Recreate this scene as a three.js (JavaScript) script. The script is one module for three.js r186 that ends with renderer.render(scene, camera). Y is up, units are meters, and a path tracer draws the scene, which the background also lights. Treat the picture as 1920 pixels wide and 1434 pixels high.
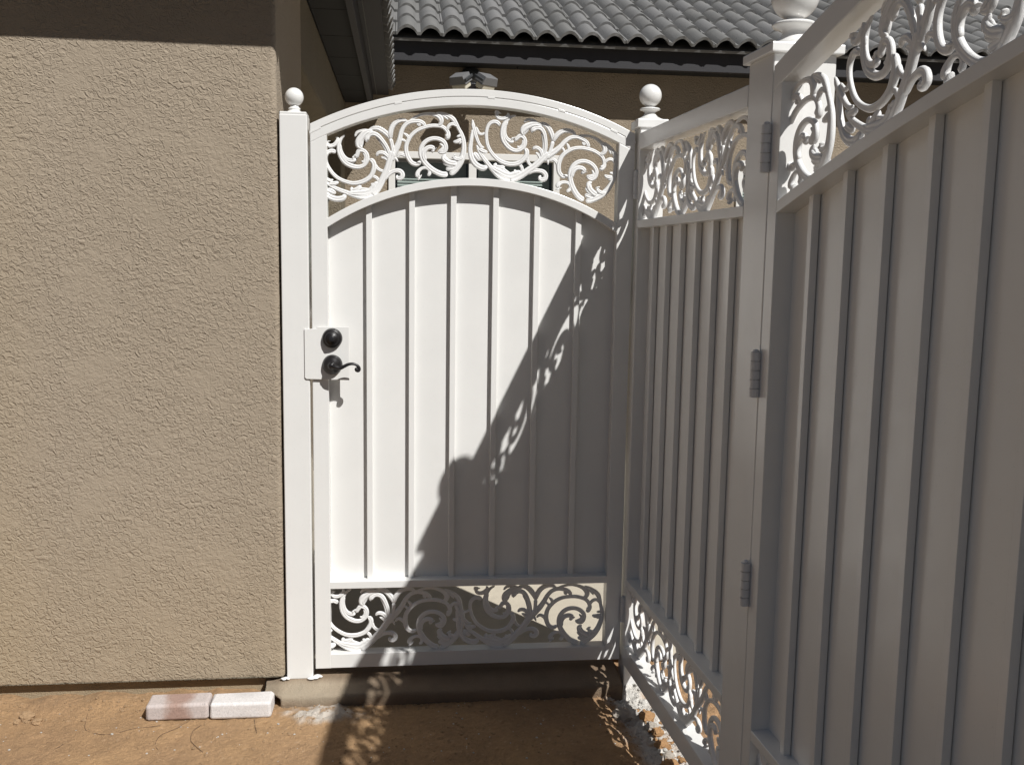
import * as THREE from 'three';
import { RoundedBoxGeometry } from 'three/addons/geometries/RoundedBoxGeometry.js';
import { mergeGeometries, mergeVertices } from 'three/addons/utils/BufferGeometryUtils.js';

// ───────────────────────── camera, sky, sun, exposure ─────────────────────────
const scene = new THREE.Scene();
const camera = new THREE.PerspectiveCamera(43.17, 1024 / 764, 0.05, 3000);
camera.position.set(0.234, 1.317, 3.105);
camera.rotation.order = 'YXZ';
camera.rotation.set(-0.12572, -0.11390, 0.01555);
scene.add(camera);

const SKY = 0.095;
const SUN = new THREE.Vector3(0.669, 1.298, 1).normalize();
// clear daytime sky: pale towards the horizon, deeper blue overhead, a soft glow round the sun
{
  const w = 256, h = 128, d = new Float32Array(w * h * 4), v = new THREE.Vector3();
  for (let j = 0; j < h; j++) for (let i = 0; i < w; i++) {
    const el = ((j + 0.5) / h - 0.5) * Math.PI, az = ((i + 0.5) / w - 0.5) * 2 * Math.PI;
    v.set(Math.cos(el) * Math.cos(az), Math.sin(el), Math.cos(el) * Math.sin(az));
    const u = Math.max(0, v.y), hz = Math.exp(-u * 3.2), g = Math.max(0, v.dot(SUN)), glow = 0.10 * Math.pow(g, 8) + 0.25 * Math.pow(g, 90);
    const k = (j * w + i) * 4, S = SKY * (v.y < 0 ? 0.6 : 1);
    d[k] = S * (0.52 + 0.62 * hz + glow * 2.2); d[k + 1] = S * (0.72 + 0.52 * hz + glow * 2.0); d[k + 2] = S * (1.12 + 0.30 * hz + glow * 1.7); d[k + 3] = 1;
  }
  const t = new THREE.DataTexture(d, w, h, THREE.RGBAFormat, THREE.FloatType);
  t.mapping = THREE.EquirectangularReflectionMapping; t.magFilter = t.minFilter = THREE.LinearFilter; t.needsUpdate = true;
  scene.background = t; scene.environment = t;
}

const sun = new THREE.DirectionalLight(new THREE.Color().setRGB(1, 0.985, 0.95), 4.7);
sun.position.copy(SUN).multiplyScalar(20);
sun.castShadow = true;
sun.shadow.mapSize.set(4096, 4096);
Object.assign(sun.shadow.camera, { left: -7, right: 7, top: 7, bottom: -7, near: 1, far: 60 });
scene.add(sun);

const renderer = new THREE.WebGLRenderer({ antialias: true });
renderer.setSize(1024, 764);
renderer.toneMapping = THREE.LinearToneMapping;
renderer.toneMappingExposure = 1.09;
renderer.shadowMap.enabled = true;

// ───────────────────────── random numbers and noise ─────────────────────────
function rng(seed) {
  let a = seed >>> 0;
  return () => { a = (a + 0x6D2B79F5) | 0; let t = Math.imul(a ^ (a >>> 15), 1 | a); t = (t + Math.imul(t ^ (t >>> 7), 61 | t)) ^ t; return ((t ^ (t >>> 14)) >>> 0) / 4294967296; };
}
function h2(i, j, s) { let h = Math.imul(i, 374761393) ^ Math.imul(j, 668265263) ^ Math.imul(s, 1274126177); h = Math.imul(h ^ (h >>> 13), 1274126177); return ((h ^ (h >>> 16)) >>> 0) / 4294967296; }
function vnoise(x, y, s = 1, per = 0, pery = per) {              // gradient noise, about -1 .. 1
  const i = Math.floor(x), j = Math.floor(y), fx = x - i, fy = y - j;
  const w = (a) => per ? ((a % per) + per) % per : a, wq = (a) => pery ? ((a % pery) + pery) % pery : a;
  const g = (di, dj) => { const a = h2(w(i + di), wq(j + dj), s) * 6.28318; return Math.cos(a) * (fx - di) + Math.sin(a) * (fy - dj); };
  const u = fx * fx * fx * (fx * (fx * 6 - 15) + 10), v = fy * fy * fy * (fy * (fy * 6 - 15) + 10);
  const a = g(0, 0), b = g(1, 0), c = g(0, 1), d = g(1, 1);
  return 1.5 * (a + (b - a) * u + (c - a) * v + (a - b - c + d) * u * v);
}
function fbm(x, y, s, o = 3, per = 0) { let t = 0, a = 0.55, f = 1; for (let k = 0; k < o; k++) { t += a * vnoise(x * f, y * f, s + k * 17, per ? per * f : 0); a *= 0.5; f *= 2; } return t; }
const sstep = (a, b, x) => { const t = Math.min(1, Math.max(0, (x - a) / (b - a))); return t * t * (3 - 2 * t); };
const mix = (a, b, t) => a + (b - a) * t;

function tex(n, fn, srgb) {                            // fn(u, v) -> [r, g, b] in 0..1 (or one value)
  const d = new Uint8Array(n * n * 4);
  for (let j = 0; j < n; j++) for (let i = 0; i < n; i++) {
    let c = fn(i / n, j / n); if (typeof c === 'number') c = [c, c, c];
    const k = (j * n + i) * 4;
    for (let q = 0; q < 3; q++) d[k + q] = Math.max(0, Math.min(255, Math.round(255 * c[q])));
    d[k + 3] = 255;
  }
  const t = new THREE.DataTexture(d, n, n, THREE.RGBAFormat);
  t.wrapS = t.wrapT = THREE.RepeatWrapping; t.magFilter = THREE.LinearFilter; t.minFilter = THREE.LinearMipmapLinearFilter; t.generateMipmaps = true;
  if (srgb) t.colorSpace = THREE.SRGBColorSpace;
  t.needsUpdate = true; return t;
}
const rep = (t, m) => { const c = t.clone(); c.repeat.set(1 / m, 1 / m); c.needsUpdate = true; return c; };

// ───────────────────────── materials (base colours are linear) ─────────────────────────
const C = (r, g, b) => new THREE.Color().setRGB(r, g, b);
const std = (o) => new THREE.MeshStandardMaterial(o);
const T_peel = tex(512, (u, v) => 0.5 + 0.32 * fbm(u * 64, v * 64, 3, 2, 64) + 0.2 * fbm(u * 8, v * 8, 9, 2, 8));
const T_dust = tex(512, (u, v) => { const a = fbm(u * 5, v * 5, 21, 4, 5), b = vnoise(u * 120, v * 120, 8, 120); const k = 0.965 + 0.035 * a - (b > 0.75 ? 0.06 : 0); return [k, k * 0.997, k * 0.985]; });
const T_rough = tex(256, (u, v) => 0.5 + 0.25 * fbm(u * 6, v * 6, 31, 4, 6));
const T_grain = tex(512, (u, v) => 0.5 + 0.35 * fbm(u * 90, v * 90, 41, 2, 90) + 0.2 * fbm(u * 20, v * 20, 43, 2, 20));
const T_blotch = tex(512, (u, v) => { const a = fbm(u * 6, v * 6, 51, 4, 6), g = vnoise(u * 160, v * 160, 53, 160); const k = 0.86 + 0.12 * a + 0.05 * g; return [k, k * (0.995 - 0.02 * a), k * (0.98 - 0.03 * a)]; });
// lace stucco: overlapping flat dabs with sharp lower edges, 1.3 m of wall per repeat
const T_stucco = tex(2048, (u, v) => {
  const wx = 0.4 * vnoise(u * 85, v * 85, 61, 85), wy = 0.4 * vnoise(u * 85, v * 85, 62, 85), b = vnoise(u * 5, v * 5, 64, 5);
  const n = 0.62 * vnoise(u * 100 + wx * 2.2, v * 128 + wy * 2.2, 63, 100, 128) + 0.5 * vnoise(u * 205 + wx * 4, v * 250 + wy * 4, 65, 205, 250) + 0.2 * b;
  const t = n * 2.3 + 10, k = Math.floor(t), f = t - k, h = (k + 0.25 * f + 0.75 * sstep(0, 0.16, f) - 7.5) / 5;
  const m = sstep(0.0, 0.55, fbm(u * 7, v * 9, 66, 3) + 0.05);
  return mix(h, 0.5 + n * 0.1, 0.7 * m) + 0.035 * vnoise(u * 330, v * 330, 67, 330);
});

const M = {
  white: std({ color: C(0.80, 0.793, 0.782), roughness: 0.42, map: rep(T_dust, 0.7), roughnessMap: rep(T_rough, 0.3), bumpMap: rep(T_peel, 0.12), bumpScale: 0.00018 }),
  cast: std({ color: C(0.80, 0.793, 0.784), roughness: 0.4, bumpMap: rep(T_grain, 0.12), bumpScale: 0.0006 }),
  stucco: std({ color: C(0.343, 0.282, 0.213), roughness: 0.95, vertexColors: true, bumpMap: rep(T_stucco, 1.3), bumpScale: 0.0048 }),
  stuccoBack: std({ color: C(0.343, 0.282, 0.213), roughness: 0.95, map: rep(T_blotch, 2.2), bumpMap: rep(T_stucco, 1.3), bumpScale: 0.008 }),
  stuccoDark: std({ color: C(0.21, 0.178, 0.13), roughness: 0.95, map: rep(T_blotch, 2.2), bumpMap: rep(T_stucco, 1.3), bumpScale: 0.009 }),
  foundation: std({ color: C(0.36, 0.285, 0.19), roughness: 0.95, map: rep(T_blotch, 0.6), bumpMap: rep(T_grain, 0.3), bumpScale: 0.004 }),
  trim: std({ color: C(0.03, 0.029, 0.034), roughness: 0.7, map: rep(T_blotch, 1.1), bumpMap: rep(T_grain, 0.3), bumpScale: 0.001 }),
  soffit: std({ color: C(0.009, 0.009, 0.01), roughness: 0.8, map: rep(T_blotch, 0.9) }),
  bronze: new THREE.MeshPhysicalMaterial({ color: C(0.018, 0.016, 0.017), roughness: 0.38, metalness: 0.35, clearcoat: 0.15, clearcoatRoughness: 0.4 }),
  hinge: std({ color: C(0.70, 0.70, 0.71), roughness: 0.45, map: rep(T_dust, 0.3), bumpMap: rep(T_peel, 0.08), bumpScale: 0.0003 }),
  ground: std({ color: C(1, 1, 1), roughness: 1, vertexColors: true, bumpMap: rep(T_grain, 0.19), bumpScale: 0.011 }),
  concrete: std({ color: C(1, 1, 1), vertexColors: true, roughness: 0.92, map: rep(T_blotch, 0.8), bumpMap: rep(T_grain, 0.2), bumpScale: 0.005 }),
  rubble: std({ color: C(1, 1, 1), roughness: 0.95, vertexColors: true, bumpMap: rep(T_grain, 0.12), bumpScale: 0.003 }),
  vinyl: std({ color: C(0.72, 0.71, 0.69), roughness: 0.45 }),
  glass: new THREE.MeshPhysicalMaterial({ color: C(0.93, 0.96, 0.95), roughness: 0.02, transmission: 1, thickness: 0, ior: 1.5 }),
  blind: std({ color: C(0.36, 0.375, 0.36), roughness: 0.6 }),
  room: std({ color: C(0.05, 0.06, 0.055), roughness: 0.9 }),
  lampMetal: std({ color: C(0.11, 0.115, 0.12), roughness: 0.38, metalness: 0.5 }),
  lampBody: std({ color: C(0.2, 0.2, 0.205), roughness: 0.5, metalness: 0.2 }),
  lampLens: std({ color: C(0.62, 0.58, 0.48), roughness: 0.3 }),
  black: std({ color: C(0.015, 0.015, 0.018), roughness: 0.35 }),
  root: std({ color: C(0.13, 0.085, 0.05), roughness: 1 }),
  screw: std({ color: C(0.4, 0.4, 0.4), roughness: 0.35, metalness: 0.8 }),
};
const tileMats = [0.178, 0.195, 0.215, 0.187, 0.205].map((k, i) => std({ color: C(k * 1.01, k, k * (0.985 + 0.012 * (i % 3))), roughness: 0.9, map: rep(T_blotch, 0.9 + 0.13 * i), bumpMap: rep(T_grain, 0.25), bumpScale: 0.002 }));
const clodMats = {
  orange: std({ color: C(0.46, 0.265, 0.125), roughness: 1, bumpMap: rep(T_grain, 0.05), bumpScale: 0.003 }),
  grey: std({ color: C(0.48, 0.43, 0.37), roughness: 1, bumpMap: rep(T_grain, 0.05), bumpScale: 0.003 }),
  cement: std({ color: C(0.68, 0.65, 0.6), roughness: 1, bumpMap: rep(T_grain, 0.05), bumpScale: 0.003 }),
  tan: std({ color: C(0.44, 0.29, 0.165), roughness: 1, bumpMap: rep(T_grain, 0.05), bumpScale: 0.003 }),
};

// ───────────────────────── naming, grouping ─────────────────────────
const used = {};
function numbered(name) { used[name] = (used[name] || 0) + 1; return used[name] === 1 ? name : name + '_' + String(used[name] - 1).padStart(3, '0'); }
const org = new Map();                                  // the local point that an object stands at
function thing(name, label, category, at = [0, 0, 0], group, frame) {
  const o = new THREE.Group(); o.name = numbered(name); scene.add(o);
  o.userData = { label, category }; if (group) o.userData.group = group;
  if (frame) { const p = new THREE.Vector3(...at).applyMatrix4(frame); o.position.copy(p); o.quaternion.setFromRotationMatrix(frame); } else o.position.set(...at);
  org.set(o, at); return o;
}
function add(parent, name, geo, mat, at = [0, 0, 0], label) {
  const m = new THREE.Mesh(geo, mat); m.name = name; m.castShadow = m.receiveShadow = true;
  const p = org.get(parent); m.position.set(at[0] - p[0], at[1] - p[1], at[2] - p[2]);
  org.set(m, at); if (label) m.userData.label = label; parent.add(m); return m;
}
function struct(name, geo, mat) { const m = new THREE.Mesh(geo, mat); m.name = name; m.userData.kind = 'structure'; m.castShadow = m.receiveShadow = true; scene.add(m); return m; }
function muv(g) {                                       // uv in metres from the dominant normal
  if (!g.attributes.normal) g.computeVertexNormals();
  const p = g.attributes.position, n = g.attributes.normal, uv = new Float32Array(p.count * 2);
  for (let i = 0; i < p.count; i++) {
    const ax = Math.abs(n.getX(i)), ay = Math.abs(n.getY(i)), az = Math.abs(n.getZ(i));
    if (az >= ax && az >= ay) { uv[2 * i] = p.getX(i); uv[2 * i + 1] = p.getY(i); }
    else if (ax >= ay) { uv[2 * i] = p.getZ(i) + 0.37; uv[2 * i + 1] = p.getY(i); }
    else { uv[2 * i] = p.getX(i); uv[2 * i + 1] = p.getZ(i) + 0.61; }
  }
  g.setAttribute('uv', new THREE.BufferAttribute(uv, 2)); return g;
}
const rbox = (w, h, d, r = 0.002, s = 2) => muv(new RoundedBoxGeometry(w, h, d, s, Math.min(r, w / 2.01, h / 2.01, d / 2.01)));
function bx(parent, name, x0, x1, y0, y1, z0, z1, mat, r = 0.002, label) {
  return add(parent, name, rbox(x1 - x0, y1 - y0, z1 - z0, r), mat, [(x0 + x1) / 2, (y0 + y1) / 2, (z0 + z1) / 2], label);
}
function poly(pts, z0, z1, bevel = 0.0015, holes = []) {  // flat outline pushed from z0 to z1
  const s = new THREE.Shape(pts.map((p) => new THREE.Vector2(p[0], p[1])));
  for (const h of holes) s.holes.push(new THREE.Path(h.map((p) => new THREE.Vector2(p[0], p[1]))));
  const b = Math.min(bevel, (z1 - z0) / 3);
  const g = new THREE.ExtrudeGeometry(s, { depth: z1 - z0 - 2 * b, bevelEnabled: b > 0, bevelThickness: b, bevelSize: b, bevelOffset: -b, bevelSegments: 2, steps: 1 });
  g.translate(0, 0, z0 + b); return muv(g);
}
function curveBar(lo, hi, x0, x1, z0, z1, n = 48, bevel = 0.0015) {   // a bar between two curves y = lo(x), y = hi(x)
  const a = [];
  for (let i = 0; i <= n; i++) { const x = mix(x0, x1, i / n); a.push([x, lo(x)]); }
  for (let i = n; i >= 0; i--) { const x = mix(x0, x1, i / n); a.push([x, hi(x)]); }
  return poly(a, z0, z1, bevel);
}
const lathe = (pts, seg = 40) => muv(new THREE.LatheGeometry(pts.map((p) => new THREE.Vector2(p[0], p[1])), seg));

// ───────────────────────── ground, courtyard, kerb ─────────────────────────
const GY = -0.12;
function axis(a, b, step, far, grow) {
  const v = []; for (let x = a; x <= b + 1e-9; x += step) v.push(x);
  let s = step; while (v[v.length - 1] < far) { s *= grow; v.push(v[v.length - 1] + s); }
  s = step; while (v[0] > -far) { s *= grow; v.unshift(v[0] - s); }
  return v;
}
function splash(x, z) {                                 // 0 dirt .. 1 spilled cement beside the fence
  const e = 0.045 * fbm(x * 14, z * 14, 81, 3) + 0.03 * fbm(x * 40, z * 40, 83, 2);
  let k = sstep(0.05, -0.02, Math.abs(x - 1.0 - 0.03 * z) - 0.055 - e) * sstep(1.25, 0.95, z + e) * sstep(-0.1, -0.02, z);
  k = Math.max(k, 0.75 * sstep(0.035, -0.015, Math.hypot((x + 0.02) * 0.45, z - 0.155) - 0.035 - e));
  return Math.max(0, k);
}
function groundH(x, z) {
  const near = Math.exp(-Math.max(0, Math.abs(x) - 3) * 0.3 - Math.max(0, Math.abs(z) - 3) * 0.3);
  const r = sstep(0.72, 0.95, x) * sstep(1.7, 1.2, x) * sstep(-0.3, 0, z) * sstep(2.2, 1.2, z);
  return GY + near * (0.006 * fbm(x * 4, z * 4, 91, 3) + 0.0042 * fbm(x * 26, z * 26, 93, 3) + 0.0022 * vnoise(x * 95, z * 95, 95)
    + r * (0.014 * Math.max(-0.2, fbm(x * 24, z * 24, 97, 3)) + 0.005 * fbm(x * 70, z * 70, 99, 2)) + 0.016 * splash(x, z) * (0.7 + 1.0 * fbm(x * 42, z * 42, 101, 3)))
    - 0.026 * sstep(0.88, 0.96, x) * sstep(1.3, 1.1, x) * sstep(0.0, 0.12, z) * sstep(2.6, 1.4, z) + 0.022 * sstep(0.1, -0.01, z) * sstep(-0.19, -0.3, x) * near * (0.6 + 0.9 * fbm(x * 9, 3, 127, 3)) - 0.02 * sstep(0.7, 3, Math.abs(z)) ;
}
function heightSheet(xs, zs, fh, fc) {
  const nx = xs.length, nz = zs.length, p = new Float32Array(nx * nz * 3), c = new Float32Array(nx * nz * 3), uv = new Float32Array(nx * nz * 2), id = [];
  for (let j = 0; j < nz; j++) for (let i = 0; i < nx; i++) {
    const k = j * nx + i, x = xs[i], z = zs[j];
    p[3 * k] = x; p[3 * k + 1] = fh(x, z); p[3 * k + 2] = z;
    const q = fc(x, z); c[3 * k] = q[0]; c[3 * k + 1] = q[1]; c[3 * k + 2] = q[2];
    uv[2 * k] = x; uv[2 * k + 1] = z;
    if (i < nx - 1 && j < nz - 1) id.push(k, k + nx, k + 1, k + 1, k + nx, k + nx + 1);
  }
  const g = new THREE.BufferGeometry();
  g.setAttribute('position', new THREE.BufferAttribute(p, 3)); g.setAttribute('color', new THREE.BufferAttribute(c, 3)); g.setAttribute('uv', new THREE.BufferAttribute(uv, 2));
  g.setIndex(id); g.computeVertexNormals(); return g;
}
{
  const xs = axis(-1.2, 1.45, 0.0065, 1500, 1.16), zs = axis(-0.05, 0.75, 0.0065, 1500, 1.16);
  struct('ground', heightSheet(xs, zs, groundH, (x, z) => {
    const a = fbm(x * 3, z * 3, 111, 4), b = vnoise(x * 60, z * 60, 113), s = splash(x, z), d = fbm(x * 18, z * 18, 117, 3);
    const mott = fbm(x * 7.5, z * 7.5, 129, 4), grit = vnoise(x * 150, z * 150, 125), k = 0.96 + 0.2 * a + 0.16 * mott + 0.06 * b + 0.1 * d + 0.06 * grit;
    const dark = sstep(0.55, 0.95, x) * 0.18;           // slightly redder earth next to the fence
    const yard = Math.min(1, sstep(0.7, 1.5, z) + sstep(1.5, 2.4, x));   // the trodden strip by the wall is dusty, unseen yard darkened to cut bounce
    let c = [mix(0.47, 0.17, yard) * k, (mix(0.293, 0.145, yard) - 0.02 * dark) * k, (mix(0.155, 0.115, yard) - 0.01 * a) * k];
    const sp = vnoise(x * 75, z * 75, 121), pit = sstep(0.35, 0.6, fbm(x * 34, z * 34, 123, 2)); c = c.map((q, i) => q * (1 + 0.1 * sp - pit * (0.18 + 0.05 * i)));
    const peb = vnoise(x * 95, z * 95, 119); if (peb > 0.72) c = [c[0] * 1.2, c[1] * 1.28, c[2] * 1.45];
    const t = s * sstep(-0.35, 0.15, d + 0.25);
    return [mix(c[0], 0.72, t), mix(c[1], 0.69, t), mix(c[2], 0.64, t)];
  }), M.ground);
}
// pale concrete floor of the courtyard behind the gate, with hairline cracks pressed into it
{
  const xs = axis(-0.16, 1.6, 0.02, 4.2, 1.12).filter((x) => x > -2.2 && x < 6.3), zs = [];
  for (let z = -3.76; z <= -0.149; z += 0.02) zs.push(z);
  zs.push(-0.145);
  struct('courtyard_floor', heightSheet(xs, zs, (x, z) => {
    const cr = Math.abs(vnoise(x * 1.6, z * 2.2, 131)); return -0.088 + 0.002 * fbm(x * 3, z * 3, 133, 3) - 0.004 * sstep(0.02, 0.0, cr);
  }, (x, z) => {
    const a = fbm(x * 2.2, z * 2.2, 137, 4), st = vnoise(x * 3 + 2 * a, z * 38, 139), dirt = sstep(0.1, 0.5, fbm(x * 1.7 + 4, z * 1.7, 141, 3)) * sstep(0.8, 0.3, x);
    const k = 0.98 + 0.12 * a + 0.06 * st;
    return [mix(0.52, 0.27, dirt) * k, mix(0.465, 0.225, dirt) * k, mix(0.375, 0.17, dirt) * k];
  }), std({ color: C(1, 1, 1), roughness: 0.95, vertexColors: true, bumpMap: rep(T_grain, 0.3), bumpScale: 0.002 }));
}
// the cast concrete kerb under the gate, with a broken left end
{
  const xs = [], n = 190, col = [];
  for (let i = 0; i <= n; i++) xs.push(mix(-0.215, 0.966, i / n));
  // cross profile (z, y), from the back over the top and down the front
  const P = [[-0.16, -0.2], [-0.16, -0.066], [-0.12, -0.062], [-0.05, -0.063], [0.0, -0.065], [0.04, -0.07], [0.07, -0.076], [0.09, -0.080], [0.098, -0.084], [0.1, -0.092], [0.1, -0.11], [0.1, -0.13], [0.1, -0.2]];
  const pos = [], id = [], uv = [];
  xs.forEach((x, i) => {
    const e = sstep(0.07, 0, x + 0.215);                // broken end slopes in and down
    P.forEach(([z, y], j) => {
      const top = y > -0.1 ? 1 : 0.3;
      const r = 0.003 * fbm(x * 34, (z + y) * 46, 151, 4) + 0.004 * fbm(x * 6, z * 9, 153, 2) - 0.006 * sstep(0.35, 0.6, fbm(x * 13, (z + y) * 15, 157, 2));
      pos.push(x + (y < -0.09 ? 0.05 * e : 0) + 0.006 * e * vnoise(z * 40, y * 60, 155), y - 0.012 * e * top + r * (y > -0.15 ? 1 : 0), z * (1 - 0.55 * e * (z > 0 ? 1 : 0)) + (z > 0.09 ? r * 1.2 : 0));
      uv.push(x, z - y);
      const dirt = sstep(0.05, -0.03, z + 0.03 * fbm(x * 12, z * 20, 159, 3)) + sstep(-0.096, -0.118, y + 0.01 * fbm(x * 20, 1, 161, 2)) * 0.8, kk = 1 + 0.14 * fbm(x * 7, (z - y) * 12, 163, 3), brownMix = Math.min(1, dirt + 0.8 * sstep(-0.02, 0.2, x + 0.05 * fbm(x * 9, z * 9, 165, 2)));  // kerb colour goes browner at the back, foot and away from its left end
      col.push(mix(0.43, 0.25, brownMix) * kk, mix(0.355, 0.175, brownMix) * kk, mix(0.265, 0.115, brownMix) * kk);
    });
  });
  const m = P.length;
  for (let i = 0; i < n; i++) for (let j = 0; j < m - 1; j++) { const a = i * m + j; id.push(a, a + 1, a + m, a + m, a + 1, a + m + 1); }
  for (let j = 1; j < m - 1; j++) { id.push(0, j + 1, j); const b = n * m; id.push(b, b + j, b + j + 1); }
  const g = new THREE.BufferGeometry();
  g.setAttribute('position', new THREE.Float32BufferAttribute(pos, 3)); g.setAttribute('color', new THREE.Float32BufferAttribute(col, 3)); g.setAttribute('uv', new THREE.Float32BufferAttribute(uv, 2)); g.setIndex(id); g.computeVertexNormals();
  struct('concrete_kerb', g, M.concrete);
}

// ───────────────────────── roof tiles shared by both houses ─────────────────────────
const TW = 0.305, TL = 0.41, TA = 0.047, TT = 0.02, EXPO = 0.32, PITCH = Math.atan(0.4775);
function tileY(x) {                                    // two rounded humps across one tile
  const t = ((x / (TW / 2)) % 1 + 1) % 1, c = Math.min(1, Math.max(0, (Math.abs(t - 0.5) < 0.41 ? Math.cos((t - 0.5) / 0.82 * Math.PI) : 0)));
  return TA * (0.15 * sstep(0, 0.25, c) + 0.85 * Math.pow(c, 0.9));
}
function tileGeo(seed, nx = 28) {
  const r = rng(seed), pos = [], id = [], zs = [0, -TL * 0.5, -TL], sag = (r() - 0.5) * 0.004;
  const rows = [];
  for (const z of zs) for (const up of [1, 0]) {
    const row = [];
    for (let i = 0; i <= nx; i++) {
      const x = -TW / 2 + 0.001 + (TW - 0.002) * i / nx, e = 0.001 * (r() - 0.5);
      row.push(pos.length / 3); pos.push(x, tileY(x + TW / 2) + (up ? TT : 0) + e + sag * (z / TL), z + (z === 0 ? 0.004 * (r() - 0.5) : 0));
    }
    rows.push(row);
  }
  const strip = (a, b, f) => { for (let i = 0; i < nx; i++) f ? id.push(a[i], b[i], a[i + 1], a[i + 1], b[i], b[i + 1]) : id.push(a[i], a[i + 1], b[i], a[i + 1], b[i + 1], b[i]); };
  strip(rows[0], rows[2], false); strip(rows[2], rows[4], false); strip(rows[1], rows[3], true); strip(rows[3], rows[5], true); strip(rows[0], rows[1], true);
  for (const k of [0, nx]) for (let q = 0; q < 4; q += 2) { const a = rows[q][k], b = rows[q + 1][k], c = rows[q + 2][k], d = rows[q + 3][k]; k ? id.push(a, b, c, c, b, d) : id.push(a, c, b, c, d, b); }
  let g = new THREE.BufferGeometry(); g.setAttribute('position', new THREE.Float32BufferAttribute(pos, 3)); g.setIndex(id);
  g = g.toNonIndexed(); g.computeVertexNormals();
  // smooth along the humps, crisp at the edges
  g = mergeVertices(new THREE.BufferGeometry().copy(g).deleteAttribute('normal'));
  const cg = g.toNonIndexed(); cg.computeVertexNormals();
  return muv(creased(cg));
}
function creased(g) {                                  // average normals of faces that meet at less than 40 degrees
  const p = g.attributes.position, n = g.attributes.normal, map = new Map(), out = new Float32Array(n.count * 3), key = (i) => Math.round(p.getX(i) * 2e4) + '_' + Math.round(p.getY(i) * 2e4) + '_' + Math.round(p.getZ(i) * 2e4);
  for (let i = 0; i < p.count; i++) { const k = key(i); if (!map.has(k)) map.set(k, []); map.get(k).push(i); }
  for (let i = 0; i < p.count; i++) {
    let x = 0, y = 0, z = 0; const ax = n.getX(i), ay = n.getY(i), az = n.getZ(i);
    for (const j of map.get(key(i))) if (ax * n.getX(j) + ay * n.getY(j) + az * n.getZ(j) > 0.76) { x += n.getX(j); y += n.getY(j); z += n.getZ(j); }
    const l = Math.hypot(x, y, z) || 1; out[3 * i] = x / l; out[3 * i + 1] = y / l; out[3 * i + 2] = z / l;
  }
  g.setAttribute('normal', new THREE.BufferAttribute(out, 3)); return g;
}
const tileGeos = [1, 2, 3, 4].map((s) => tileGeo(s));
const tileGeosLow = [5, 6].map((s) => tileGeo(s, 12));
function tileField(parent, roof, n, rows, place, seed, geos) {   // place(i, j) -> {p, ry}
  const r = rng(seed);
  for (let j = 0; j < rows; j++) for (let i = 0; i < n; i++) {
    const { p, ry } = place(i, j);
    const m = add(parent, 'roof_tile', geos[Math.floor(r() * geos.length)], tileMats[Math.floor(r() * tileMats.length)], [p[0] + (r() - 0.5) * 0.003, p[1] + (r() - 0.5) * 0.003, p[2]]);
    m.rotation.order = 'YXZ'; m.rotation.set(PITCH - 0.05 + (r() - 0.5) * 0.012, ry + (r() - 0.5) * 0.008, (r() - 0.5) * 0.008);
  }
}

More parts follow.
